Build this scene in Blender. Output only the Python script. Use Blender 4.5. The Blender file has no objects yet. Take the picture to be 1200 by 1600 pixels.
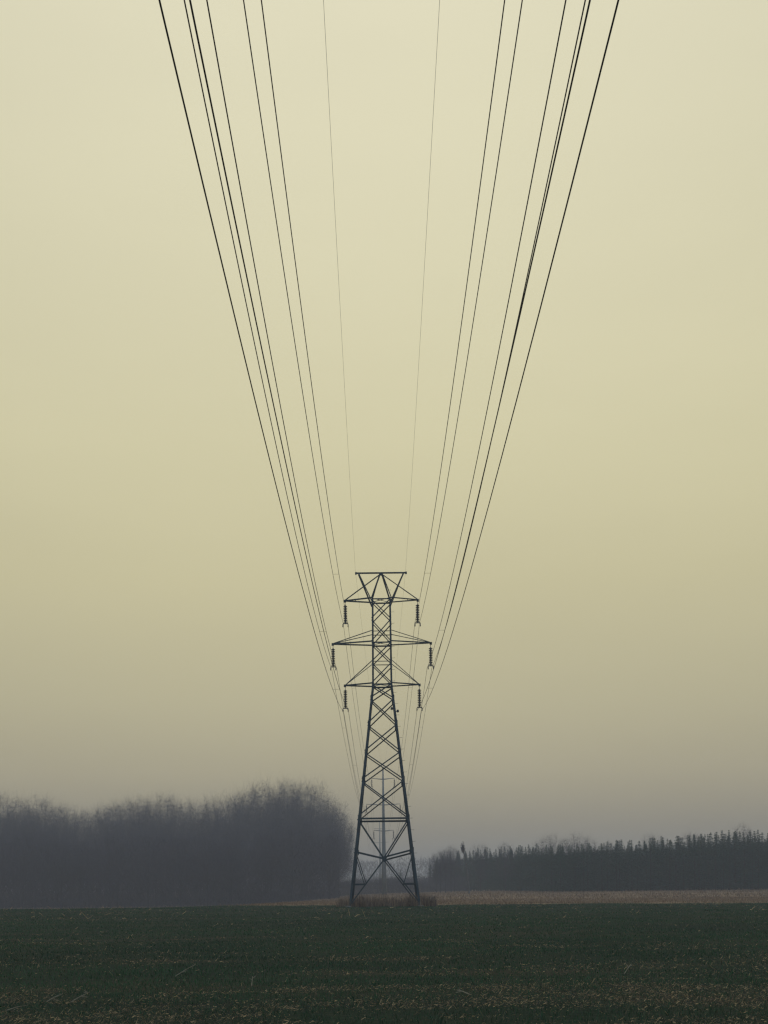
import bpy, bmesh, math, random
import numpy as np
from mathutils import Vector, Matrix

random.seed(7); rng = np.random.default_rng(11)
SC = bpy.context.scene
COL = SC.collection
R = math.radians
EYE = 1.7

# ---------------------------------------------------------------- camera
cam_d = bpy.data.cameras.new("camera"); cam = bpy.data.objects.new("camera", cam_d); COL.objects.link(cam)
cam.location = (0, 0, EYE)
cam_d.sensor_fit = 'VERTICAL'; cam_d.sensor_height = 36.0
cam_d.lens = 1750.0 / 1600.0 * 36.0
cam_d.shift_y = (1386 - 800) / 1600.0
cam_d.clip_start = 0.1; cam_d.clip_end = 6000
cam.rotation_euler = (Matrix.Rotation(R(90), 3, 'X') @ Matrix.Rotation(R(-0.65), 3, 'Z')).to_euler()
SC.camera = cam

# ---------------------------------------------------------------- sky, sun, exposure
SUN_EL, SUN_AZ = R(58), R(0)
world = bpy.data.worlds.new("World"); SC.world = world; world.use_nodes = True
nt = world.node_tree; nt.nodes.clear(); N = nt.nodes; L = nt.links
out = N.new('ShaderNodeOutputWorld')
sky = N.new('ShaderNodeTexSky'); sky.sky_type = 'NISHITA'; sky.sun_disc = False
sky.sun_elevation = SUN_EL; sky.sun_rotation = SUN_AZ; sky.dust_density = 6.0; sky.air_density = 1.5
bg_sky = N.new('ShaderNodeBackground'); bg_sky.inputs['Strength'].default_value = 0.08
L.new(sky.outputs['Color'], bg_sky.inputs['Color'])
tc = N.new('ShaderNodeTexCoord'); sep = N.new('ShaderNodeSeparateXYZ'); L.new(tc.outputs['Generated'], sep.inputs[0])
ramp = N.new('ShaderNodeValToRGB'); ramp.color_ramp.interpolation = 'LINEAR'
def s2l(c):
    return tuple(((v/255)/12.92 if v/255 <= .04045 else ((v/255+.055)/1.055)**2.4) for v in c) + (1,)
# overcast deck seen through the mist: (sine of elevation, colour)
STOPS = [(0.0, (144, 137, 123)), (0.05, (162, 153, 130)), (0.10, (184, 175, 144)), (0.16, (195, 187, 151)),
         (0.26, (207, 199, 158)), (0.36, (217, 210, 170)), (0.48, (224, 218, 182)), (0.62, (230, 225, 193)), (0.78, (206, 211, 216)), (1.0, (192, 206, 228))]  # last two stops lie above the view, tinted cool to cool the ambient light
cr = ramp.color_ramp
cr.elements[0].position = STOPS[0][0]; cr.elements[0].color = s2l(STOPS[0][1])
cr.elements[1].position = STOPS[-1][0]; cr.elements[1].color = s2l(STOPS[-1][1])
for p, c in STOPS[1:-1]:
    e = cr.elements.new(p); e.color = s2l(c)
L.new(sep.outputs['Z'], ramp.inputs['Fac'])
# faint brighter region of the cloud deck toward the veiled sun
vm = N.new('ShaderNodeVectorMath'); vm.operation = 'DOT_PRODUCT'
L.new(tc.outputs['Generated'], vm.inputs[0])
g = Vector((0.02, 0.95, 0.28)).normalized(); vm.inputs[1].default_value = g
mr = N.new('ShaderNodeMapRange'); mr.interpolation_type = 'SMOOTHSTEP'
mr.inputs['From Min'].default_value = 0.86; mr.inputs['From Max'].default_value = 1.0
mr.inputs['To Min'].default_value = 0.905; mr.inputs['To Max'].default_value = 1.0
L.new(vm.outputs['Value'], mr.inputs['Value'])
nz = N.new('ShaderNodeTexNoise'); nz.inputs['Scale'].default_value = 3.0; nz.inputs['Detail'].default_value = 3
nmap = N.new('ShaderNodeMapping'); nmap.inputs['Scale'].default_value = (1, 1, 3.5); L.new(tc.outputs['Generated'], nmap.inputs['Vector'])
L.new(nmap.outputs[0], nz.inputs['Vector'])
mr2 = N.new('ShaderNodeMapRange'); mr2.inputs['From Min'].default_value = 0.3; mr2.inputs['From Max'].default_value = 0.7
mr2.inputs['To Min'].default_value = 0.98; mr2.inputs['To Max'].default_value = 1.02
L.new(nz.outputs['Fac'], mr2.inputs['Value'])
mu = N.new('ShaderNodeMath'); mu.operation = 'MULTIPLY'; L.new(mr.outputs[0], mu.inputs[0]); L.new(mr2.outputs[0], mu.inputs[1])
# unseen deck behind the camera fades to a cool tint added for ambient light
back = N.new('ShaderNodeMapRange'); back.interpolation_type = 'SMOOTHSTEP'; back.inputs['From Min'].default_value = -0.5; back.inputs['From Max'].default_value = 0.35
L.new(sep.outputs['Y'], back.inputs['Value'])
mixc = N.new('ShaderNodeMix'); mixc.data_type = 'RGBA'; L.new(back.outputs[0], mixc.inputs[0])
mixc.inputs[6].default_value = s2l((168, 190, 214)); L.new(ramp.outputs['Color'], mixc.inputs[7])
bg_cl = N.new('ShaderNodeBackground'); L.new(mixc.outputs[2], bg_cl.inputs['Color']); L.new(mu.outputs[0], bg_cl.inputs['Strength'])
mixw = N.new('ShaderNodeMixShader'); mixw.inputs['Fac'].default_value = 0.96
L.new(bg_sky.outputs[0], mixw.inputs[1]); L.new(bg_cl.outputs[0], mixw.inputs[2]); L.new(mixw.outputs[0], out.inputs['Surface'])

sd = bpy.data.lights.new("sun", 'SUN'); sd.energy = 0.5; sd.angle = R(20); sd.color = (1.0, 0.93, 0.80)
sun = bpy.data.objects.new("sun", sd); COL.objects.link(sun)
sv = Vector((math.sin(SUN_AZ)*math.cos(SUN_EL), math.cos(SUN_AZ)*math.cos(SUN_EL), math.sin(SUN_EL)))
sun.rotation_euler = sv.to_track_quat('Z', 'Y').to_euler()
SC.view_settings.view_transform = 'Standard'; SC.view_settings.look = 'None'
SC.view_settings.exposure = 0.0; SC.view_settings.gamma = 1.0; SC.view_settings.use_curve_mapping = False
SC.cycles.max_bounces = 5; SC.cycles.diffuse_bounces = 2; SC.cycles.glossy_bounces = 2
SC.cycles.volume_bounces = 1
SC.cycles.use_denoising = True; SC.cycles.filter_width = 1.35

# ---------------------------------------------------------------- materials
def mat(name, color, rough=0.8, metal=0.0, noise=None, scale=5.0, color2=None, spec=0.3, attr=None):
    m = bpy.data.materials.new(name); m.use_nodes = True
    n = m.node_tree.nodes; l = m.node_tree.links; b = n['Principled BSDF']
    b.inputs['Roughness'].default_value = rough; b.inputs['Metallic'].default_value = metal
    b.inputs['Specular IOR Level'].default_value = spec
    b.inputs['Base Color'].default_value = (*color, 1)
    if attr:
        a = n.new('ShaderNodeAttribute'); a.attribute_name = attr
        l.new(a.outputs['Color'], b.inputs['Base Color'])
    elif color2:
        t = n.new('ShaderNodeTexCoord'); x = n.new('ShaderNodeTexNoise'); x.inputs['Scale'].default_value = scale
        x.inputs['Detail'].default_value = 5
        l.new(t.outputs['Object'], x.inputs['Vector'])
        r = n.new('ShaderNodeValToRGB'); r.color_ramp.elements[0].position = .35; r.color_ramp.elements[1].position = .65
        r.color_ramp.elements[0].color = (*color, 1); r.color_ramp.elements[1].color = (*color2, 1)
        l.new(x.outputs['Fac'], r.inputs['Fac']); l.new(r.outputs['Color'], b.inputs['Base Color'])
    return m

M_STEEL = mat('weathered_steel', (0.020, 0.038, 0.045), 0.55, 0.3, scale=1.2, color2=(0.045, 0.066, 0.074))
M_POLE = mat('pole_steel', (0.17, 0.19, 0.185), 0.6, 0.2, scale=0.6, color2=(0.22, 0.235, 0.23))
M_INS = mat('dark_porcelain', (0.018, 0.024, 0.030), 0.35, scale=9, color2=(0.024, 0.03, 0.034), spec=.5)
M_WIRE = mat('stranded_aluminium', (0.025, 0.03, 0.03), 0.6, 0.2, scale=2, color2=(0.035, 0.04, 0.04))
M_BARK = mat('grey_bark', (0.050, 0.045, 0.056), 0.9, scale=2.0, color2=(0.070, 0.063, 0.074))
M_TWIG = mat('twigs', (0.052, 0.046, 0.060), 0.9, scale=1.5, color2=(0.076, 0.067, 0.084))
M_BIRCH = mat('pale_bark', (0.13, 0.125, 0.12), 0.8, scale=3.0, color2=(0.07, 0.068, 0.065))
M_CBARK = mat('pine_bark', (0.030, 0.024, 0.020), 0.9, scale=2.0, color2=(0.045, 0.036, 0.030))
M_NEEDLE = mat('needles', (0.010, 0.022, 0.020), 0.8, attr='col')
M_BLADE = mat('blades', (0.03, 0.06, 0.03), 0.7, attr='col')
M_STRAW = mat('straw', (0.2, 0.17, 0.1), 0.8, attr='col')
M_REED = mat('dry_stems', (0.08, 0.055, 0.045), 0.9, attr='col')
M_STALK = mat('stalk', (0.34, 0.29, 0.20), 0.8, scale=8, color2=(0.22, 0.18, 0.11))

def ground_mat(name, cols, scale1, scale2, stretch=(1, 1, 1), bump=0.0):
    m = bpy.data.materials.new(name); m.use_nodes = True
    n = m.node_tree.nodes; l = m.node_tree.links; b = n['Principled BSDF']
    b.inputs['Roughness'].default_value = 0.95; b.inputs['Specular IOR Level'].default_value = 0.1
    t = n.new('ShaderNodeTexCoord'); mp = n.new('ShaderNodeMapping'); mp.inputs['Scale'].default_value = stretch
    l.new(t.outputs['Object'], mp.inputs['Vector'])
    a = n.new('ShaderNodeTexNoise'); a.inputs['Scale'].default_value = scale1; a.inputs['Detail'].default_value = 8; a.inputs['Roughness'].default_value = .65
    c = n.new('ShaderNodeTexNoise'); c.inputs['Scale'].default_value = scale2; c.inputs['Detail'].default_value = 6
    l.new(mp.outputs[0], a.inputs['Vector']); l.new(mp.outputs[0], c.inputs['Vector'])
    r = n.new('ShaderNodeValToRGB')
    r.color_ramp.elements[0].position = .36; r.color_ramp.elements[0].color = (*cols[0], 1)
    r.color_ramp.elements[1].position = .62; r.color_ramp.elements[1].color = (*cols[2], 1)
    e = r.color_ramp.elements.new(.5); e.color = (*cols[1], 1)
    mx = n.new('ShaderNodeMix'); mx.data_type = 'FLOAT'; mx.inputs[0].default_value = .45
    l.new(a.outputs['Fac'], mx.inputs[2]); l.new(c.outputs['Fac'], mx.inputs[3])
    l.new(mx.outputs[0], r.inputs['Fac']); l.new(r.outputs['Color'], b.inputs['Base Color'])
    if bump:
        bp = n.new('ShaderNodeBump'); bp.inputs['Strength'].default_value = .8; bp.inputs['Distance'].default_value = bump
        l.new(c.outputs['Fac'], bp.inputs['Height']); l.new(bp.outputs[0], b.inputs['Normal'])
    return m
M_FIELD = ground_mat('soil_and_sprouts', [(0.004, 0.009, 0.006), (0.005, 0.019, 0.009), (0.034, 0.027, 0.017)], 0.35, 14.0, (0.35, 1, 1), .05)
M_MEADOW = ground_mat('dry_meadow', [(0.12, 0.083, 0.052), (0.18, 0.125, 0.078), (0.28, 0.21, 0.14)], 0.10, 1.2, (0.25, 1, 1), .08)

# ---------------------------------------------------------------- helpers
def link(name, mesh, m, parent=None):
    o = bpy.data.objects.new(name, mesh); COL.objects.link(o)
    if m is not None: mesh.materials.append(m)
    if parent: o.parent = parent
    return o
def obj(name, bm, m, parent=None, smooth=False):
    me = bpy.data.meshes.new(name); bm.to_mesh(me); bm.free()
    if smooth:
        for p in me.polygons: p.use_smooth = True
    return link(name, me, m, parent)
def tag(o, label=None, cat=None, group=None, kind=None):
    if label: o['label'] = label
    if cat: o['category'] = cat
    if group: o['group'] = group
    if kind: o['kind'] = kind
    return o
def empty(name, loc, label, cat, group=None, rz=0):
    o = bpy.data.objects.new(name, None); COL.objects.link(o); o.location = loc; o.rotation_euler = (0, 0, rz)
    o.empty_display_size = .5
    return tag(o, label, cat, group)
def copy_tree(o, parent=None):
    c = o.copy(); COL.objects.link(c); c.parent = parent
    for ch in [k for k in bpy.data.objects if k.parent == o]: copy_tree(ch, c)
    return c
def dup(root, kids, loc, rz=0, s=(1, 1, 1), label=None, group=None):
    r = root.copy(); COL.objects.link(r); r.location = loc; r.rotation_euler = (0, 0, rz); r.scale = s
    if label: r['label'] = label
    if group: r['group'] = group
    for k in kids:
        c = k.copy(); COL.objects.link(c); c.parent = r
    return r
def frame_of(p, q, up=(0, 0, 1)):
    d = (Vector(q) - Vector(p)).normalized(); u = Vector(up)
    if abs(d.dot(u)) > .97: u = Vector((1, 0, 0))
    a = d.cross(u).normalized(); b = a.cross(d).normalized()
    return d, a, b
def prism(bm, p, q, prof, a, b, prof2=None):
    p = Vector(p); q = Vector(q); prof2 = prof2 or prof
    v0 = [bm.verts.new(p + a*x + b*y) for x, y in prof]; v1 = [bm.verts.new(q + a*x + b*y) for x, y in prof2]
    n = len(prof)
    for i in range(n): bm.faces.new((v0[i], v0[(i+1) % n], v1[(i+1) % n], v1[i]))
    bm.faces.new(v0[::-1]); bm.faces.new(v1)
def angle(bm, p, q, w, t=None, a=None, b=None, up=(0, 0, 1)):
    """steel angle section from p to q, corner on the line, flanges along a and b"""
    t = t or w*.14
    if a is None: _, a, b = frame_of(p, q, up)
    prism(bm, p, q, [(0, 0), (w, 0), (w, t), (t, t), (t, w), (0, w)], a, b)
def box(bm, c, sx, sy, sz):
    mat4 = Matrix.Translation(Vector(c)) @ Matrix.Diagonal((sx, sy, sz, 1))
    bmesh.ops.create_cube(bm, size=1, matrix=mat4)
def tube(bm, pts, rad, n=6):
    rings = []
    for i, p in enumerate(pts):
        p = Vector(p); d = (Vector(pts[min(i+1, len(pts)-1)]) - Vector(pts[max(i-1, 0)])).normalized()
        u = Vector((0, 0, 1)) if abs(d.z) < .9 else Vector((1, 0, 0))
        a = d.cross(u).normalized(); b = a.cross(d)
        r = rad[i] if hasattr(rad, '__len__') else rad
        rings.append([bm.verts.new(p + (a*math.cos(2*math.pi*k/n) + b*math.sin(2*math.pi*k/n))*r) for k in range(n)])
    for A, B in zip(rings, rings[1:]):
        for k in range(n): bm.faces.new((A[k], A[(k+1) % n], B[(k+1) % n], B[k]))
    bm.faces.new(rings[0][::-1]); bm.faces.new(rings[-1])
def lathe(bm, prof, c, n=10):
    c = Vector(c); rings = []
    for r, z in prof: rings.append([bm.verts.new(c + Vector((r*math.cos(2*math.pi*k/n), r*math.sin(2*math.pi*k/n), z))) for k in range(n)])
    for A, B in zip(rings, rings[1:]):
        for k in range(n): bm.faces.new((A[k], A[(k+1) % n], B[(k+1) % n], B[k]))
    bm.faces.new(rings[0][::-1]); bm.faces.new(rings[-1])
def np_mesh(name, verts, faces, cols=None):
    """fast mesh from numpy arrays; all faces with the same vertex count; cols per vertex"""
    me = bpy.data.meshes.new(name); nv = len(verts); nf, k = faces.shape
    me.vertices.add(nv); me.vertices.foreach_set('co', verts.astype(np.float32).ravel())
    me.loops.add(nf*k); me.loops.foreach_set('vertex_index', faces.astype(np.int32).ravel())
    me.polygons.add(nf); me.polygons.foreach_set('loop_start', np.arange(0, nf*k, k, dtype=np.int32))
    me.update(calc_edges=True)
    if cols is not None:
        at = me.color_attributes.new('col', 'FLOAT_COLOR', 'POINT')
        at.data.foreach_set('color', np.concatenate([cols, np.ones((nv, 1))], 1).astype(np.float32).ravel())
    return me

# ---------------------------------------------------------------- terrain
def sm(a, b, v):
    t = np.clip((v-a)/(b-a), 0, 1); return t*t*(3-2*t)
def gz(x, y):
    x = np.asarray(x, float); y = np.asarray(y, float)
    tilt = -0.0058*60*np.tanh(x/60)*np.clip(y/100, 0, 1)**2*(1 - .9*sm(110, 260, y))
    dip = -2.2*(sm(84, 190, y)*(1 - sm(-22, -9, x)) + sm(104, 220, y)*sm(-22, -9, x))*(1 - sm(-40, 6, x))*(1 - sm(300, 500, y)) - .12*sm(104, 160, y)
    crest = 0.10*np.exp(-((y-92)/14)**2)*(1 - np.exp(-(x/7)**2))*.5
    rel = .03*np.sin(x*.21+1)*np.sin(y*.17) + .02*np.sin(x*.53+y*.4)
    dip = dip + .32*sm(110, 235, y)*sm(4, 22, x)
    return tilt + dip + crest + rel*sm(5, 30, y)
def edge_y(x):                                                     # where the sown field stops
    return 104.5 + .5*np.sin(x*.33) + .35*np.sin(x*.91+1)
def sheet(name, m, xs, ts, ymap):
    X, T = np.meshgrid(xs, ts); Y = ymap(X, T); Z = gz(X, Y)
    V = np.stack([X, Y, Z], -1).reshape(-1, 3); w = len(xs); h = len(ts)
    i, j = np.meshgrid(np.arange(w-1), np.arange(h-1)); a = (j*w+i).ravel()
    o = link(name, np_mesh(name, V, np.stack([a, a+1, a+w+1, a+w], 1)), m)
    for p in o.data.polygons: p.use_smooth = True
    return tag(o, kind='structure')
xs_f = np.concatenate([[-2400, -1200, -600, -300, -200, -150], np.linspace(-110, 110, 221), [150, 200, 300, 600, 1200, 2400]])
def ym_near(X, T):
    e = edge_y(np.clip(X, -110, 110)); return np.where(T <= 0, T*2400, T*e)
sheet('field', M_FIELD, xs_f, np.concatenate([[-1, -.3, -.05], np.linspace(0, 1, 121)]), ym_near)
def ym_far(X, T):
    e = edge_y(np.clip(X, -110, 110)); return e + T
sheet('meadow', M_MEADOW, xs_f, np.concatenate([np.linspace(0, 230, 116), [260, 300, 360, 450, 700, 1200, 2290]]), ym_far)

# value noise for clustering
def vnoise(x, y, seed):
    r = np.random.default_rng(seed).random((256, 256))
    xi = np.floor(x).astype(int); yi = np.floor(y).astype(int); fx = x-xi; fy = y-yi
    fx = fx*fx*(3-2*fx); fy = fy*fy*(3-2*fy)
    q = lambda i, j: r[i & 255, j & 255]
    return (q(xi, yi)*(1-fx) + q(xi+1, yi)*fx)*(1-fy) + (q(xi, yi+1)*(1-fx) + q(xi+1, yi+1)*fx)*fy
def straw_amount(x, y):
    n = .55*vnoise(x*.22+50, y*.55+20, 3) + .45*vnoise(x*.9+10, y*1.6+5, 4)
    near = .16*(1-sm(14, 27, y)) + .02
    near = near + .13*np.exp(-((y-17.5)/2.6)**2)*sm(-1, 3, x) + .05*np.exp(-((y-15.5)/2.2)**2)
    return np.clip((n - .57 + near)*3.6, 0, 1)*(.35 + .75*vnoise(x*2.3, y*2.8, 77))

def scatter(y0, y1, n, pad=3.0):
    u = rng.random(n); y = np.sqrt(y0*y0 + u*(y1*y1-y0*y0)); x = (rng.random(n)*2-1)*(.36*y+pad)
    return x, y
def blades(x, y, hgt, wid, lean, cols, z=None):
    n = len(x); z = gz(x, y) if z is None else z
    a = rng.random(n)*2*np.pi; d = np.stack([np.cos(a), np.sin(a)], 1)*wid[:, None]*.5
    la = rng.random(n)*2*np.pi; l = np.stack([np.cos(la), np.sin(la)], 1)*(hgt*lean)[:, None]
    b0 = np.stack([x-d[:, 0], y-d[:, 1], z-.01], 1); b1 = np.stack([x+d[:, 0], y+d[:, 1], z-.01], 1)
    m0 = np.stack([x-d[:, 0]*.8+l[:, 0]*.35, y-d[:, 1]*.8+l[:, 1]*.35, z+hgt*.6], 1)
    m1 = np.stack([x+d[:, 0]*.8+l[:, 0]*.35, y+d[:, 1]*.8+l[:, 1]*.35, z+hgt*.6], 1)
    t = np.stack([x+l[:, 0], y+l[:, 1], z+hgt*(1-.3*lean)], 1)
    V = np.stack([b0, b1, m1, m0, t], 1).reshape(-1, 3)
    k = np.arange(n)*5
    F = np.concatenate([np.stack([k, k+1, k+2], 1), np.stack([k, k+2, k+3], 1), np.stack([k+3, k+2, k+4], 1)])
    return V, F, np.repeat(cols, 5, 0)

parts = []
for y0, y1, n, wm in ((8, 20, 60000, .006), (20, 36, 75000, .009), (36, 62, 70000, .015), (62, 105, 70000, .026)):
    x, y = scatter(y0, y1, n)
    s = straw_amount(x, y); green = vnoise(x*.5+7, y*.8, 9)
    keep = (rng.random(n) > s*.75) & (rng.random(n) < .35 + .9*green) & (y < edge_y(x))
    x, y, s = x[keep], y[keep], s[keep]; n = len(x)
    h = (.035 + .05*rng.random(n))*(.7+.5*vnoise(x*.8, y*.8, 5)); w = wm*(.6+.8*rng.random(n))
    v = rng.random((n, 1))
    pg = vnoise(x*.16+30, y*.30, 51)[:, None]
    v = np.clip(v*.6 + pg*.7 - .15, 0, 1)
    c = np.array([[.006, .040, .016]])*(1-v) + np.array([[.032, .112, .038]])*v
    dry = rng.random(n) < .07; c[dry] = np.array([.12, .10, .06])
    parts.append(blades(x, y, h, w, .3+.6*rng.random(n), c))
off = 0; V = []; F = []; C = []
for v, f, c in parts: V.append(v); F.append(f+off); C.append(c); off += len(v)
tag(link('sprouting_grass', np_mesh('sprouting_grass', np.concatenate(V), np.concatenate(F), np.concatenate(C)), M_BLADE),
    'short dark green winter crop sprouting over the whole foreground field', 'grass', kind='stuff')

# straw litter: flat split stems lying on and among the sprouts
V = []; F = []; C = []; off = 0
for y0, y1, n, wm, lm in ((8, 20, 150000, .0052, .024), (20, 36, 90000, .0068, .030), (36, 62, 30000, .011, .05), (62, 105, 20000, .022, .14)):
    x, y = scatter(y0, y1, n); s = straw_amount(x, y)
    keep = (rng.random(n) < .06 + 1.1*s**1.4) & (y < edge_y(x)); x, y = x[keep], y[keep]; s = s[keep]; n = len(x)
    z = gz(x, y) + .012 + .03*rng.random(n)
    a = rng.normal(0, .75, n) + np.where(rng.random(n) < .5, 0, np.pi); ln = lm*(.25+rng.random(n)**3*2.6)
    d = np.stack([np.cos(a), np.sin(a), rng.normal(.2, .6, n)], 1)*ln[:, None]
    w = np.stack([-np.sin(a)*.5, np.cos(a)*.5, .8*np.ones(n)], 1)*(wm*(.5+rng.random(n)))[:, None]*.5
    p = np.stack([x, y, z], 1)
    bend = np.stack([np.zeros(n), np.zeros(n), ln*rng.normal(0, .12, n)], 1)
    q = np.stack([p-w, p+w, p+d*.5+w+bend, p+d*.5-w+bend, p+d+w*.4, p+d-w*.4], 1).reshape(-1, 3)
    k = np.arange(n)*6 + off
    V.append(q); F.append(np.stack([k, k+1, k+2, k+3], 1)); F.append(np.stack([k+3, k+2, k+4, k+5], 1)); off += len(q)
    v = rng.random((n, 1))**2.6
    c = np.array([[.060, .050, .040]])*(1-v) + np.array([[.84, .56, .27]])*v
    C.append(np.repeat(c, 6, 0))
tag(link('straw_litter', np_mesh('straw_litter', np.concatenate(V), np.concatenate(F), np.concatenate(C)), M_STRAW),
    'pale broken straw litter strewn in bands over the dark field', 'straw', kind='stuff')

# dry grass of the meadow beyond the crest
V = []; F = []; C = []; off = 0
for y0, y1, n, wm, hm in ((104, 150, 45000, .05, .22), (150, 300, 60000, .10, .30)):
    x, y = scatter(y0, y1, n, 6); k = (y > edge_y(x)+.2) & (rng.random(n) < sm(-17, -9, x) + sm(150, 200, y)) & (rng.random(n) < .3+.8*vnoise(x*.12, y*.3, 21)); x, y = x[k], y[k]; n = len(x)
    v = rng.random((n, 1))*.6 + .4*vnoise(x*.06, y*.22, 22)[:, None]
    c = np.array([[.12, .08, .052]])*(1-v) + np.array([[.38, .26, .16]])*v
    a, b, cc = blades(x, y, hm*(.5+.8*rng.random(n)), wm*(.5+rng.random(n)), .2+.5*rng.random(n), c)
    V.append(a); F.append(b+off); C.append(cc); off += len(a)
tag(link('dry_grass', np_mesh('dry_grass', np.concatenate(V), np.concatenate(F), np.concatenate(C)), M_REED),
    'brown dry grass covering the meadow between the green field and the woods', 'dry grass', kind='stuff')

# tall dead weeds round the pylon's feet
n = 5200; x = rng.uniform(-4.15, 4.55, n); y = rng.uniform(96.2, 104.6, n)
dens = vnoise(x*1.6+3, y*.6, 31)
keep = (rng.random(n) < .05+1.6*np.clip(dens-.25, 0, 1)) & ~((abs(x+3.4) < .35) & (y < 98)) & ((x > -2.3) | (rng.random(n) < .65)); x, y = x[keep], y[keep]; n = len(x)
hh = (.30+1.0*rng.random(n)**1.6)*(.55+.65*vnoise(x*.9+9, y*.6, 33)); v = rng.random((n, 1))
c = np.array([[.070, .040, .032]])*(1-v) + np.array([[.28, .20, .13]])*v
a, b, cc = blades(x, y, hh, .022+.02*rng.random(n), .05+.25*rng.random(n)**2, c)
tag(link('dead_weeds', np_mesh('dead_weeds', a, b, cc), M_REED), 'tall reddish brown dead weeds standing around the feet of the pylon', 'weeds', kind='stuff')

def seed_plant(name, loc, h, nst, label):
    r = empty(name, loc, label, 'plant')
    bm = bmesh.new(); b2 = bmesh.new(); rr = random.Random(5)
    for i in range(nst):
        a = rr.uniform(0, 6.28); l = rr.uniform(.1, .5)*h; top = Vector((math.cos(a)*l, math.sin(a)*l, h*rr.uniform(.6, 1)))
        tube(bm, [(0, 0, -.02), top*.5+Vector((0, 0, .05)), top], [.012, .009, .006], 4)
        for k in range(7):
            c = top*rr.uniform(.65, 1.05) + Vector([rr.uniform(-.07, .07) for _ in range(3)])
            s = rr.uniform(.03, .06)
            vs = [b2.verts.new(c + Vector([rr.uniform(-s, s) for _ in range(3)])) for _ in range(4)]
            b2.faces.new(vs[:3]); b2.faces.new(vs[1:])
    obj('stem', bm, M_BARK, r); obj('foliage', b2, M_TWIG, r)
seed_plant('weed_plant', (4.25, 98.5, float(gz(4.25, 98.5))), .95, 11, 'dark bushy dead weed with branching seed heads right of the pylon feet')

# broken stalks lying in the foreground
STALKS = [(-4.05, 21.6, .50, 0.55, .22, 'long pale broken stalk leaning up from the field at left'),
          (-4.75, 16.9, .36, .50, .15, 'grey stalk lying aslant in the near field at far left'),
          (-5.35, 15.8, .34, .25, .07, 'flat stalk at the bottom left edge of the field'),
          (-5.15, 17.0, .30, .45, .12, 'short thin stalk beside the grey one at left'),
          (4.55, 21.3, .30, .95, .18, 'pale stalk standing out of the straw band at right'),
          (-2.30, 19.3, .18, 1.5, .16, 'tiny upright pale stalk left of centre'),
          (1.30, 17.2, .26, 2.6, .07, 'pale stalk tipped to the left near the bottom centre')]
for x, y, ln, az, el, lab in STALKS:
    z = float(gz(x, y)) + .02
    r = empty('broken_stalk', (x, y, z), lab, 'stalk', 'broken stalks lying on the field')
    d = Vector((math.cos(az)*ln*.9, math.sin(az)*ln*.4, el))
    bm = bmesh.new(); tube(bm, [Vector((0, 0, 0)), d*.5+Vector((0, 0, .012)), d], [.008, .007, .004], 5); obj('stem', bm, M_STALK, r)
    rr = random.Random(int(x*100))
    for k in range(3):
        bm = bmesh.new()
        p = d*rr.uniform(.3, .9); q = p + Vector((rr.uniform(-.08, .08), rr.uniform(-.04, .04), rr.uniform(-.05, .04)))
        vs = [bm.verts.new(p + Vector((0, 0, .006))), bm.verts.new(p - Vector((0, 0, .006))), bm.verts.new(q), bm.verts.new(q + Vector((.0, .004, .01)))]
        bm.faces.new(vs); obj('leaf', bm, M_STALK, r)

# ---------------------------------------------------------------- lattice pylon
TY = 100.0; TX = 0.05
T = empty('lattice_pylon', (TX, TY, float(gz(TX, TY))), 'tall dark steel lattice pylon with three tiers of crossarms at the field edge', 'pylon')
ZA, ZT, ZM, ZL = 29.72, 27.3, 23.45, 19.74
def hw(z):                                                         # half width of the square body
    if z >= ZT: return .85
    if z >= ZL: return .85 + (ZT-z)*.006
    return .895 + (ZL-z)/ZL*(3.12-.895)
def corner(sx, sy, z): return Vector((sx*hw(z), sy*hw(z), z))
SG = ((-1, -1), (1, -1), (1, 1), (-1, 1))
for sx, sy in SG:
    bm = bmesh.new()
    secs = [(-.25, 4.95, .19), (4.85, 11.25, .18), (11.1, 16.2, .17), (16.1, ZL, .165), (ZL, ZT+.05, .15)]
    for z0, z1, w in secs:
        angle(bm, corner(sx, sy, z0), corner(sx, sy, z1), w, w*.16, Vector((-sx, 0, 0)), Vector((0, -sy, 0)))
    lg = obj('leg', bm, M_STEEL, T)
    for z, w in ((4.9, .23), (11.18, .22), (16.15, .19), (ZL-1.3, .18), (7.79, .24)):
        p = corner(sx, sy, z); bm = bmesh.new()
        box(bm, p + Vector((-sx*w*.5, sy*.009, 0)), w*1.15, .014, .50)
        box(bm, p + Vector((sx*.009, -sy*w*.5, 0)), .014, w*1.15, .50)
        obj('splice_plate', bm, M_STEEL, lg)
    bm = bmesh.new(); p = corner(sx, sy, 0)
    lathe(bm, [(.30, -.4), (.30, .06), (.24, .10)], (p.x, p.y, 0), 12); obj('footing', bm, mat('footing_concrete', (.12, .12, .11), .9, scale=4, color2=(.2, .19, .18)), lg)
FACES = [((-1, -1), (1, -1), Vector((0, -1, 0))), ((1, -1), (1, 1), Vector((1, 0, 0))), ((1, 1), (-1, 1), Vector((0, 1, 0))), ((-1, 1), (-1, -1), Vector((-1, 0, 0)))]
def member(bm, p, q, w, nrm, inset):
    d = (q-p).normalized(); b = d.cross(nrm).normalized()
    o = -nrm*inset
    angle(bm, p+o, q+o, w, w*.13, b, -nrm)
LV = [ZT, 25.47, ZM, 21.64, ZL, 18.40, 16.10, 13.64, 11.12, 7.85]
for k in range(len(LV)-1):
    z1, z0 = LV[k], LV[k+1]
    for A, B, nr in FACES:
        bm = bmesh.new(); w = .085 if z1 > ZL+.1 else .10
        member(bm, corner(*A, z1-.05), corner(*B, z0+.05), w, nr, .022)
        member(bm, corner(*B, z1-.05), corner(*A, z0+.05), w, nr, -.004 - w*0)
        obj('cross_brace', bm, M_STEEL, T)
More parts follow.
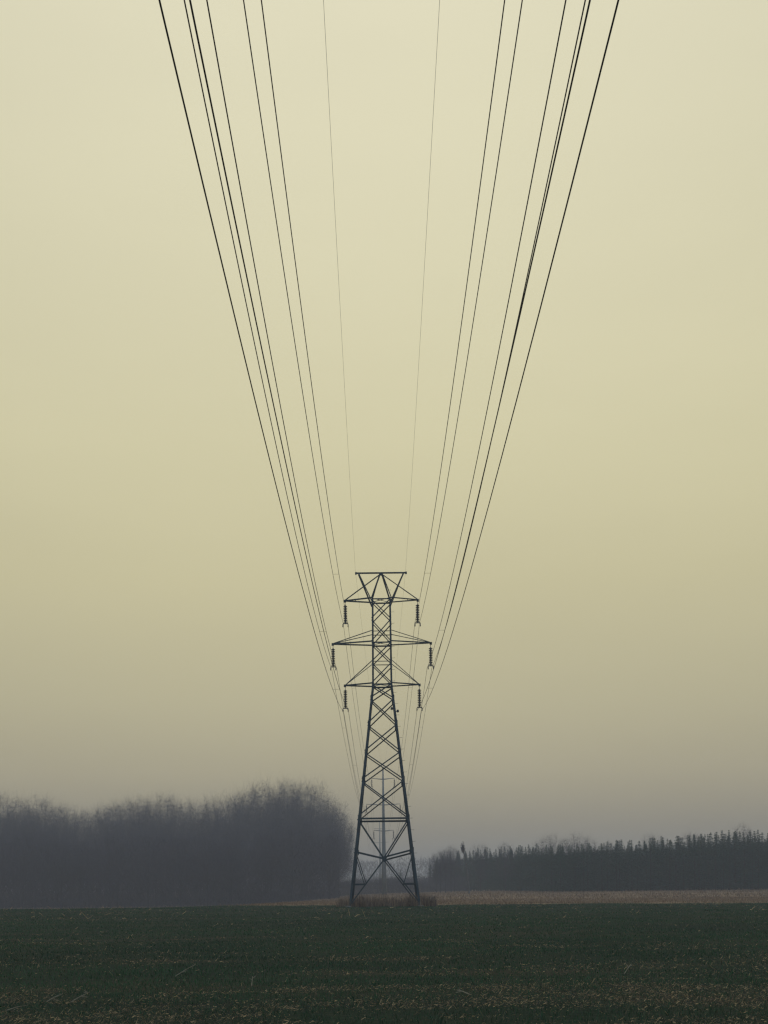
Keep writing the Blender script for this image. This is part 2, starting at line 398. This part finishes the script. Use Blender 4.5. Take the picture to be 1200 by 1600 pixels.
def ring(z, w, name='horizontal_strut'):
    for A, B, nr in FACES:
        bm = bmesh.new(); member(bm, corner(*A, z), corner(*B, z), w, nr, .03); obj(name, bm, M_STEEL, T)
ring(ZT, .11); ring(ZM, .12); ring(ZL, .13); ring(24.42, .065); ring(21.74, .065); ring(7.79, .16)
for z in (ZT, ZM, ZL):
    bm = bmesh.new(); angle(bm, corner(-1, -1, z-.02), corner(1, 1, z-.02), .05); angle(bm, corner(1, -1, z+.045), corner(-1, 1, z+.045), .05)
    obj('plan_brace', bm, M_STEEL, T)
# bottom panel
for A, B, nr in FACES:
    bm = bmesh.new()
    cen = (corner(*A, 4.2)+corner(*B, 4.2))*.5
    for S in (A, B):
        member(bm, corner(*S, 7.7), cen, .11, nr, .02)
        member(bm, corner(*S, 4.88), cen+Vector((0, 0, .04)), .15, nr, .045)
        foot = corner(*S, .12); member(bm, foot, cen, .10, nr, .01)
        t = 1-(1.97-.12)/(4.2-.12); mid = cen.lerp(foot, t)
        member(bm, corner(*S, 4.8), mid, .075, nr, .035)
        member(bm, corner(*S, 1.97), Vector((mid.x, mid.y, 1.97)), .085, nr, .06)
    box(bm, cen - nr*.01, .34 if nr.y else .02, .34 if nr.x else .02, .34)
    obj('base_brace', bm, M_STEEL, T)
# crossarms
def crossarm(side, z, half, ztop, wch=.11):
    bm = bmesh.new(); tip = Vector((side*half, 0, z-.04))
    for sy in (-1, 1):
        root = corner(side, sy, z); angle(bm, root, tip+Vector((0, sy*.05, 0)), wch)
        if ztop: angle(bm, corner(side, sy, ztop), tip+Vector((-side*.05, sy*.05, .07)), .062)
    t = .62; p0 = corner(side, -1, z).lerp(tip, t); p1 = corner(side, 1, z).lerp(tip, t); angle(bm, p0, p1, .055)
    if not ztop: angle(bm, Vector((side*.06, -.02, ZA-.12)), tip+Vector((-side*.04, -.02, .08)), .085)
    box(bm, tip+Vector((side*.02, 0, .01)), .20, .16, .22)
    return obj('crossarm', bm, M_STEEL, T)
ARMS = [(ZT, 3.23, None), (ZM, 4.36, 24.42), (ZL, 3.31, 21.74)]
for z, h, zt in ARMS:
    for s in (-1, 1): crossarm(s, z, h, zt)
bm = bmesh.new(); angle(bm, Vector((-2.22, -.04, ZA-.02)), Vector((2.22, -.04, ZA-.02)), .12, .02, Vector((0, 1, 0)), Vector((0, 0, 1)))
box(bm, (0, 0, ZA-.06), .34, .12, .26)
for s in (-1, 1): box(bm, (s*2.24, 0, ZA+.02), .15, .13, .20)
obj('ground_wire_bar', bm, M_STEEL, T)
bm = bmesh.new()
for sx, sy in SG:
    angle(bm, corner(sx, sy, ZT), Vector((sx*.09, sy*.05, ZA-.1)), .10)
obj('peak_frame', bm, M_STEEL, T)
for s in (-1, 1):
    bm = bmesh.new()
    for sy in (-1, 1): angle(bm, corner(s, sy, ZT-.35), Vector((s*2.02, sy*.05, ZA-.04)), .10)
    obj('bar_strut', bm, M_STEEL, T)
z = 2.6; k = 0
while z < ZT+1.6:                                                  # climbing pegs up the right front leg
    bm = bmesh.new()
    if z < ZT: p = corner(1, -1, z)
    else: p = corner(1, -1, ZT).lerp(Vector((.09, -.05, ZA-.1)), (z-ZT)/(ZA-ZT))
    tube(bm, [p+Vector((-.02, .05, 0)), p+Vector((.24, -.02, .0)), p+Vector((.25, -.02, .035))], .013, 5)
    obj('climbing_peg', bm, M_STEEL, T); z += 1.02; k += 1
for x_, y_, z_, sx_ in ((hw(17.3)-.34, -hw(17.3)-.04, 17.45, .2), (hw(17.2)+.16, -hw(17.2)-.04, 17.22, .2)):
    bm = bmesh.new(); lathe(bm, [(.04, -.13), (.10, -.09), (.12, .02), (.07, .11), (.03, .13)], (x_, y_, z_), 8)
    box(bm, (x_-.05, y_, z_-.05), .22, .05, .05); obj('leg_fitting', bm, M_INS, T)
bm = bmesh.new(); p = corner(-1, -1, 6.62); box(bm, p+Vector((.16, -.03, 0)), .22, .03, .36); box(bm, p+Vector((.13, -.01, .12)), .3, .02, .03)
obj('plate', bm, M_INS, T)

# ---------------------------------------------------------------- insulator strings
def make_string():
    r = empty('insulator_string', (0, 0, 0), 'insulator string', 'insulator', 'suspension insulator strings under the crossarms')
    bm = bmesh.new(); tube(bm, [(0, 0, .02), (0, 0, -.30)], .028, 6); lathe(bm, [(.05, -.33), (.06, -.28), (.03, -.24)], (0, 0, 0), 8)
    obj('hanger', bm, M_INS, r)
    for i in range(10):
        bm = bmesh.new(); lathe(bm, [(.05, 0), (.075, -.012), (.09, -.035), (.168, -.070), (.175, -.108), (.11, -.112), (.06, -.125), (.05, -.16)], (0, 0, -.29-.155*i), 12)
        obj('disc', bm, M_INS, r, True)
    bm = bmesh.new(); box(bm, (0, 0, -1.91), .42, .06, .09); tube(bm, [(0, 0, -1.80), (0, 0, -1.88)], .03, 6)
    for s in (-1, 1):
        tube(bm, [(s*.185, 0, -1.90), (s*.23, 0, -1.96), (s*.235, 0, -2.16)], .044, 6); tube(bm, [(s*.235, -.16, -2.17), (s*.235, 0, -2.19), (s*.235, .16, -2.17)], .044, 6)
    obj('yoke', bm, M_INS, r)
    return r
proto = make_string(); kids = [o for o in bpy.data.objects if o.parent == proto]
z0 = T.location.z
first = True
TIER = ('top', 'middle', 'lowest')
for ti, (z, h, _) in enumerate(ARMS):
    for s in (-1, 1):
        loc = (TX+s*(h-.005), TY, z0+z-.12)
        lab = 'dark disc insulator string under the %s %s crossarm tip of the lattice pylon' % ('left' if s < 0 else 'right', TIER[ti])
        if first: proto.location = loc; proto['label'] = lab; first = False
        else: dup(proto, kids, loc, label=lab)

# ---------------------------------------------------------------- tubular poles farther down the line
PY = 270.0; PX = 0.06
def make_pole(x, y, label):
    zb = float(gz(x, y)); r = empty('tubular_pole', (x, y, zb), label, 'power pole', 'tubular poles beyond the pylon')
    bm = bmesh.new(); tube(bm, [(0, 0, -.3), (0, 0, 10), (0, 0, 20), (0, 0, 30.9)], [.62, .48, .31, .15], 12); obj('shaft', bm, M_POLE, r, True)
    for z, h in ((28.1, 2.75), (21.9, 4.1), (15.6, 2.4)):
        for s in (-1, 1):
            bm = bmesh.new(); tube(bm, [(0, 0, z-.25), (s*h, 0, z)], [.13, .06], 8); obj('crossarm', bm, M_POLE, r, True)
    return r
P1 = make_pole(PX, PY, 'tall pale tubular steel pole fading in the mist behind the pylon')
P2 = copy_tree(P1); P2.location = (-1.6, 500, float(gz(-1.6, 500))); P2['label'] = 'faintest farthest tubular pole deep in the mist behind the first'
for ti, (z, h) in enumerate(((28.1, 2.75), (21.9, 4.1), (15.6, 2.4))):
    for s in (-1, 1):
        dup(proto, kids, (PX+s*(h-.03), PY, P1.location.z+z-.05), label='faint insulator string under the %s %s arm of the misty pole' % ('left' if s < 0 else 'right', TIER[ti]))

# ---------------------------------------------------------------- conductors
# per level: attach height, b, c of the near span's parabola, (x at pylon, drift) of each conductor, far pole half width and height
LEVELS = [('lower', 15.71, -11.51, 8.82, {-1: ((-3.467, .596), (-2.987, .527)), 1: ((3.121, -.144), (3.521, -.149))}, 2.4, 15.6, 3.3),
          ('middle', 19.49, -11.02, 9.34, {-1: ((-4.442, 1.135), (-3.985, 1.089)), 1: ((4.067, -.587), (4.49, -.658))}, 4.1, 21.9, 3.3),
          ('upper', 23.54, -11.70, 9.22, {-1: ((-3.367, .586), (-2.95, .563)), 1: ((3.01, -.087), (3.438, -.127))}, 2.75, 28.1, 3.2)]
def wire_pts(xt, m, zt, b, c, x2, z2, sag, nn=34):
    pts = []
    for i in range(nn+1):
        s = 1.30*(1-i/nn); pts.append(Vector((xt+m*s, 100-100*s, EYE+zt+b*s+c*s*s)))
    a = pts[-1]
    for i in range(1, 25):
        t = i/24; pts.append(Vector((a.x+(x2-a.x)*t, 100+170*t, a.z+(z2-a.z)*t-4*sag*t*(1-t))))
    a = pts[-1]
    for i in range(1, 13):
        t = i/12; pts.append(Vector((a.x+(x2-1.66-a.x)*t, 270+230*t, z2-5*sag*t*(1-t))))
    return pts
def at_y(pts, y):
    for a, b in zip(pts, pts[1:]):
        if a.y <= y <= b.y: return a.lerp(b, (y-a.y)/(b.y-a.y))
for nm, zt, b, c, sides, ph, pz, sag in LEVELS:
    for s in (-1, 1):
        base = Vector((s*3.3, 100, EYE+zt))
        r = empty('conductor_bundle', base, 'pair of %s cables running to the %s end of the %s crossarm' % (
            {'lower': 'thick dark', 'middle': 'thinner', 'upper': 'innermost thin'}[nm], 'left' if s < 0 else 'right',
            {'lower': 'lowest', 'middle': 'widest', 'upper': 'topmost'}[nm]), 'power cable', 'twin conductor bundles of the line')
        ws = []
        for j, (xt, m) in enumerate(sides[s]):
            x2 = PX + s*ph + (j-.5)*.46
            pts = [p-base for p in wire_pts(xt, m, zt, b, c, x2, P1.location.z+pz-2.22, sag)]
            bm = bmesh.new(); tube(bm, pts, .0145, 6); obj('wire', bm, M_WIRE, r, True); ws.append(pts)
        for y in (76.0, 124.0, 200.0):
            p, q = at_y(ws[0], y-100), at_y(ws[1], y-100)
            bm = bmesh.new(); tube(bm, [p, q], .008, 5)
            obj('spacer', bm, M_WIRE, r)
for s, xt, m in ((-1, -2.235, 1.061), (1, 2.234, -.351)):
    pts = wire_pts(xt, m, 28.17, -5.79, 6.11, PX+s*.25, P1.location.z+30.7, 1.8)
    base = Vector((xt, 100, EYE+28.17)); bm = bmesh.new(); tube(bm, [p-base for p in pts], .0058, 5)
    o = obj('shield_wire', bm, M_WIRE, None, True); o.location = base
    tag(o, 'hair thin shield wire running to the %s end of the pylon top bar' % ('left' if s < 0 else 'right'), 'power cable', 'thin shield wires above the line')

# ---------------------------------------------------------------- trees
def slivers(segs, w0, w1=None):
    """thin crossed-free slivers: segs (n,2,3) -> triangles with random facing"""
    n = len(segs); p = segs[:, 0]; q = segs[:, 1]; d = q-p; r = rng.normal(size=(n, 3)); a = np.cross(d, r)
    a /= (np.linalg.norm(a, axis=1, keepdims=True)+1e-9); w = w0*(.6+.8*rng.random((n, 1)))
    V = np.stack([p-a*w*.5, p+a*w*.5, q], 1).reshape(-1, 3); return V, np.arange(n*3).reshape(-1, 3)
def bare_tree_proto(seed, H=16.0, low=.12, spread=.30, dens=1.0):
    """trunk dividing into rising limbs; fine twigs fill a broad rounded crown"""
    rr = random.Random(seed); q = np.random.default_rng(seed); tb = bmesh.new()
    n = 8; lx, ly = rr.uniform(-.04, .04), rr.uniform(-.04, .04)
    pts = [Vector((lx*z+rr.uniform(-.12, .12), ly*z+rr.uniform(-.12, .12), z)) for z in [H*.80*i/n for i in range(n+1)]]; pts[0] = Vector((0, 0, -.3))
    tube(tb, pts, [.17*(1-.9*i/n) for i in range(n+1)], 6)
    Rx = H*spread; cz = H*.60; Rz = H*.395; nodes = []
    def env(v):                                                     # radius of the crown surface in a direction, lobed
        return 1 + .10*math.sin(3*math.atan2(v.y, v.x)+seed) + .08*math.sin(5*v.z+seed*2)
    for i in range(int(22*dens)):
        z0 = H*rr.uniform(low, .62); t = z0/(H*.8)*n; k = min(int(t), n-1); p = pts[k].lerp(pts[k+1], t-k)
        a = 2.4*i + rr.uniform(-.4, .4); el = rr.uniform(-.15, 1.45) if z0 > H*.3 else rr.uniform(-.5, .6)
        v = Vector((math.cos(a)*math.cos(el), math.sin(a)*math.cos(el), math.sin(el))); e = env(v)*.86
        q1 = Vector((v.x*Rx*e, v.y*Rx*e, cz+v.z*Rz*e)); m = p.lerp(q1, .5) + Vector((0, 0, -.06*H*rr.random()))+Vector((v.x, v.y, 0))*.03*H
        c = [p, p.lerp(m, .5)+Vector((v.x, v.y, 0))*.12, m, m.lerp(q1, .5)+Vector((0, 0, .1)), q1]
        tube(tb, c, [.060, .048, .036, .022, .008], 4)
        for u in range(12):
            f = u/11*4; kk = min(int(f), 3); nodes.append(c[kk].lerp(c[kk+1], f-kk))
    nodes = np.array([tuple(v) for v in nodes])
    m = int(1350*dens); d = q.normal(size=(m, 3)); d /= np.linalg.norm(d, axis=1, keepdims=True)
    rad = q.random((m, 1))**.36*(1 + .10*np.sin(3*np.arctan2(d[:, 1:2], d[:, 0:1])+seed) + .08*np.sin(5*d[:, 2:]+seed*2))
    P = d*rad*np.array([Rx, Rx, Rz]) + np.array([0, 0, cz]); near = nodes[np.argmin(((P[:, None]-nodes[None])**2).sum(-1), 1)]
    mid = (P+near)/2 + q.normal(0, .12, (m, 3)); S = [np.stack([near, mid], 1), np.stack([mid, P], 1)]
    outw = P-np.array([0, 0, cz*.55]); outw /= np.linalg.norm(outw, axis=1, keepdims=True)
    for r_ in range(5):
        dd = outw*.75 + np.array([0, 0, .12]) + q.normal(0, .55, (m, 3)); b = near + (P-near)*q.random((m, 1))**.5
        e = b + dd*(.45+.8*q.random((m, 1))); S.append(np.stack([b, e], 1))
        b2 = b + (e-b)*q.random((m, 1)); S.append(np.stack([b2, b2+(dd+q.normal(0, .5, (m, 3)))*.4], 1))
    w = np.concatenate([np.full(m*2, .022), np.full(m*10, .0062)])[:, None]
    V, F = slivers(np.concatenate(S), w)
    r = empty('bare_tree', (0, 0, 0), 'bare tree', 'tree')
    obj('trunk', tb, M_BARK, r); link('crown', np_mesh('crown', V, F), M_TWIG, r)
    return r
def top_z(prof, px, y):
    return EYE + np.interp(px, prof[0], prof[1])*y/1750.0
def photo(xs, ys):                                                  # skyline read off the photograph, as (bearing, elevation) in 1750ths
    c, s = math.cos(R(.65)), math.sin(R(.65)); o = [((x-600)*c+(1386-y)*s, -(x-600)*s+(1386-y)*c) for x, y in zip(xs, ys)]
    return [a for a, _ in o], [b for _, b in o]
WOOD = photo([-250, -60, 0, 60, 100, 150, 175, 240, 300, 360, 400, 440, 490, 512, 530, 542, 552], [1250, 1244, 1240, 1236, 1250, 1264, 1246, 1240, 1247, 1242, 1224, 1214, 1220, 1236, 1262, 1296, 1345])
protos = [bare_tree_proto(s, dens=d, spread=sp, low=lo) for s, d, sp, lo in ((1, 1.0, .28, .12), (2, 1.15, .32, .16), (3, .95, .25, .10), (4, 1.25, .36, .15), (5, 1.05, .27, .2))]
PK = [[o for o in bpy.data.objects if o.parent == p] for p in protos]
used = set(); rr = random.Random(3)
def place(i, x, y, h, label, group, sxy=1.0):
    z = float(gz(x, y)); k = max(.12, (h-z)/16.0); s = (k*sxy, k*sxy, k)
    if i not in used:
        o = protos[i]; used.add(i); o.location = (x, y, z); o.rotation_euler = (0, 0, rr.uniform(0, 6.28)); o.scale = s; o['label'] = label; o['group'] = group
        return o
    return dup(protos[i], PK[i], (x, y, z), rr.uniform(0, 6.28), s, label, group)
y = 236.0; row = 0

def wood_label(px):
    if px > -240: return 'bare grey tree in the tall domed end of the misty wood beside the pylon', 'bare trees of the domed wood end'
    if px > -450: return 'bare grey tree in the level middle stretch of the misty wood', 'bare trees of the level wood'
    return 'bare grey tree in the hump of the misty wood at the left edge', 'bare trees of the left hump'
while y < 400:
    x = -6.0 - row*.55 + rr.uniform(-1, 0)
    x = -(600-541)/1750*y - 3.5
    while x > -.40*y - 6:
        xx = x+rr.uniform(-1.2, 1.2); yy = y+rr.uniform(-2, 2)
        h = top_z(WOOD, 1750*xx/yy, yy)*(.60+.40*float(sm(236, 370, yy)))*rr.uniform(.93, 1.02)
        edge = row == 0 and x > -9.5
        place(rr.randrange(5), xx, yy, h, *wood_label(1750*xx/yy), rr.uniform(.85, 1.1))
        x -= rr.uniform(5.0, 7.5)*(1+row*.03)
    y += 11+row*.8; row += 1
# bare trees behind the conifers and at their left end
for i in range(16):
    px = [82, 96, 88, 105, 250, 262, 285, 300, 318, 150, 190, 350, 420, 560, 110, 480][i]; yy = rr.uniform(262, 300)
    h = EYE + [52, 60, 56, 64, 74, 80, 72, 82, 76, 66, 68, 70, 78, 92, 62, 84][i]*yy/1750
    place(rr.randrange(5), px*yy/1750, yy, h, 'bare tree with thin twigs showing above and behind the conifers', 'bare trees behind the conifer belt', .9)

def conifer_proto(seed, H=14.0, wid=1.9):
    rr = random.Random(seed); r = empty('pine_tree', (0, 0, 0), 'conifer', 'tree')
    bm = bmesh.new(); tube(bm, [(0, 0, -.3), (.05, 0, H*.5), (0, 0, H)], [.15, .09, .015], 6); obj('trunk', bm, M_CBARK, r)
    V = []; F = []; C = []
    nw = int(H/.42)
    for i in range(nw):
        f = (i+.5)/nw; z = H*(.05+.95*f); L0 = wid*(1-f)**.85*rr.uniform(.55, 1.35)+.06
        nbr = 7 if f < .85 else 5
        for k in range(nbr):
            a = 6.283*(k+rr.random()*.8)/nbr; l = L0*rr.uniform(.65, 1.1); up = .1+.55*f
            dx, dy = math.cos(a), math.sin(a); nn = 6
            for j in range(nn):
                t = (j+1)/nn; c = Vector((dx*l*t, dy*l*t, z + l*t*up - .25*t*t*l))
                w = (.30*(1.15-t)+.10)*(1.25-.8*f)
                for q in range(2):
                    p = [c+Vector((rr.uniform(-w, w), rr.uniform(-w, w), rr.uniform(-.15, .12))) for _ in range(3)]
                    b = len(V); V += [tuple(v) for v in p]; F.append((b, b+1, b+2))
                    g = rr.random(); cc = (.005+.008*g, .032+.036*g, .024+.018*g); C += [cc]*3
    link('crown', np_mesh('crown', np.array(V), np.array(F), np.array(C)), M_NEEDLE, r)
    return r
cprot = [conifer_proto(s, wid=w) for s, w in ((11, 3.4), (12, 4.2), (13, 3.8), (14, 3.0), (15, 4.5))]
CK = [[o for o in bpy.data.objects if o.parent == p] for p in cprot]; cused = set()
CON = photo([660, 672, 690, 712, 745, 800, 850, 900, 950, 1000, 1040, 1080, 1120, 1150, 1200, 1400], [1372, 1350, 1334, 1328, 1324, 1322, 1319, 1317, 1314, 1310, 1307, 1302, 1298, 1297, 1299, 1296])
def place_con(i, x, y, h, label, group):
    z = float(gz(x, y)); k = (h-z)/14.0; w_ = max(k, .6)*rr.uniform(.7, 1.35); s = (w_, w_*rr.uniform(.85, 1.15), k)
    if i not in cused:
        o = cprot[i]; cused.add(i); o.location = (x, y, z); o.scale = s; o['label'] = label; o['group'] = group; return o
    return dup(cprot[i], CK[i], (x, y, z), rr.uniform(0, 6.28), s, label, group)
def con_label(px):
    if px < 250: return 'hazy dark conifer in the lower left end of the plantation', 'conifers of the low plantation end'
    if px < 450: return 'dark green conifer in the even middle of the plantation', 'conifers of the middle plantation'
    return 'dark green conifer in the tallest part of the plantation at the right edge', 'conifers of the tall plantation end'
y = 236.0; row = 0
while row < 5:
    x = (672-600)/1750*y + row*.5
    while x < .375*y + 4:
        yy = y+rr.uniform(-1, 1)+max(0, 270-1750*x/y)*.7; xx = (x+rr.uniform(-.6, .6))*yy/y
        h = top_z(CON, 1750*xx/yy, yy)*(.93+.07*float(vnoise(np.array([xx*.35]), np.array([yy*.3]), 61)[0]) + rr.choice((-.12, -.09, -.07, -.05, -.02, 0, .02, .035)))
        place_con(rr.randrange(5), xx, yy, h, *con_label(1750*xx/yy)); x += rr.uniform(1.0, 1.7)+row*.06
    y += 3.0; row += 1
place_con(2, (626-600)/1750*345, 345, 7.0, 'small lone conifer rising from the low scrub behind the pylon', 'low growth in the gap')
place_con(3, (613-600)/1750*352, 352, 4.6, 'smallest conifer in the scrub behind the pylon', 'low growth in the gap')
for i in range(30):
    yy = rr.uniform(318, 352); px = -66 + i*4.6 + rr.uniform(-2, 2)
    place(rr.randrange(5), px*yy/1750, yy, rr.uniform(3.4, 5.0), 'low brown leafless shrub in the misty gap between the woods', 'low shrubs in the gap', 1.9)

# leaning pale trunk at the conifers' left end
r = empty('leaning_trunk', (17.3, 231, float(gz(17.3, 231))), 'pale leaning broken trunk with a dark tuft on top before the conifers', 'tree')
bm = bmesh.new(); tube(bm, [(.3, 0, -.2), (0, 0, 3.4), (-.35, 0, 6.2), (-.85, 0, 8.9)], [.19, .16, .13, .09], 7); obj('trunk', bm, M_BIRCH, r)
bm = bmesh.new(); q = random.Random(9)
for k in range(420):
    c = Vector((-.95+q.gauss(0, .17), q.gauss(0, .2), 9.35+q.gauss(0, .45)))
    vs = [bm.verts.new(c+Vector([q.uniform(-.16, .16) for _ in range(3)])) for _ in range(3)]; bm.faces.new(vs)
obj('crown', bm, M_TWIG, r)

# undergrowth and far wood that read as one mass
def brush(name, n, xf, y0, y1, hf, wid, m, label, cat, seg=1.2):
    y = rng.uniform(y0, y1, n); x = xf(y, rng.random(n)); z = gz(x, y); h = hf(x, y)
    p = np.stack([x, y, z+h*rng.random(n)**1.5], 1)
    d = np.stack([rng.normal(0, .5, n), rng.normal(0, .3, n), .4+rng.random(n)], 1)*seg
    V, F = slivers(np.stack([p, p+d], 1), wid); return tag(link(name, np_mesh(name, V, F), m), label, cat, kind='stuff')
brush('undergrowth', 130000, lambda y, u: -(.040+u*.38)*y, 234, 330, lambda x, y: 11+5*vnoise(x*.1, y*.1, 41), .09, M_TWIG,
      'tangled dark undergrowth between the trunks of the misty wood', 'undergrowth')
def brush_needles():
    n = 60000; u = rng.uniform(76, 680, n); y = rng.uniform(238, 256, n) + np.clip(270-u, 0, 200)*.7; x = u/1750*y; z = gz(x, y)
    h = (np.interp(u, CON[0], CON[1])*y/1750 + EYE - z)*.80*rng.random(n)**.75*(.86+.16*vnoise(u*.07, y*.1, 71))
    p = np.stack([x, y, z+h], 1); d = rng.normal(0, .45, (n, 3)); d[:, 2] = rng.normal(-.1, .2, n)
    V, F = slivers(np.stack([p, p+d], 1), .22); g = rng.random((len(V)//3, 1)).repeat(3, 0)
    tag(link('conifer_thicket', np_mesh('conifer_thicket', V, F, np.array([[.008, .024, .018]])*(1-g)+np.array([[.018, .050, .034]])*g), M_NEEDLE),
        'dense dark green branches closing the gaps inside the conifer plantation', 'thicket', kind='stuff')
brush_needles()
brush('scrub', 26000, lambda y, u: (-.050+u*.125)*y, 318, 350, lambda x, y: 3.6+1.2*vnoise(x*.4, y*.2, 45), .05, M_TWIG,
      'low brown misty scrub closing the gap between the two woods', 'scrub', .8)
brush('distant_wood', 50000, lambda y, u: (-.25+u*.60)*y, 700, 800, lambda x, y: 15+7*vnoise(x*.05+3, y*.02, 43)+np.abs(x)*.02, .32, M_TWIG,
      'far wood almost lost in the mist at the end of the line corridor', 'wood', 2.5)

# ---------------------------------------------------------------- haze
bm = bmesh.new(); box(bm, (0, 0, 0), 5200, 5200, 51.0)
M_HAZE = bpy.data.materials.new('mist'); M_HAZE.use_nodes = True; n = M_HAZE.node_tree.nodes; l = M_HAZE.node_tree.links; n.clear()
o_ = n.new('ShaderNodeOutputMaterial'); pv = n.new('ShaderNodeVolumePrincipled')
pv.inputs['Color'].default_value = (0.66, 0.69, 0.76, 1); pv.inputs['Density'].default_value = 0.0010; pv.inputs['Anisotropy'].default_value = 0.0
l.new(pv.outputs[0], o_.inputs['Volume'])
hz = obj('haze', bm, M_HAZE); hz.location = (0, 0, 25.5-4.0)
tag(hz, 'even pale ground mist filling the air over field and woods', 'haze', kind='stuff')
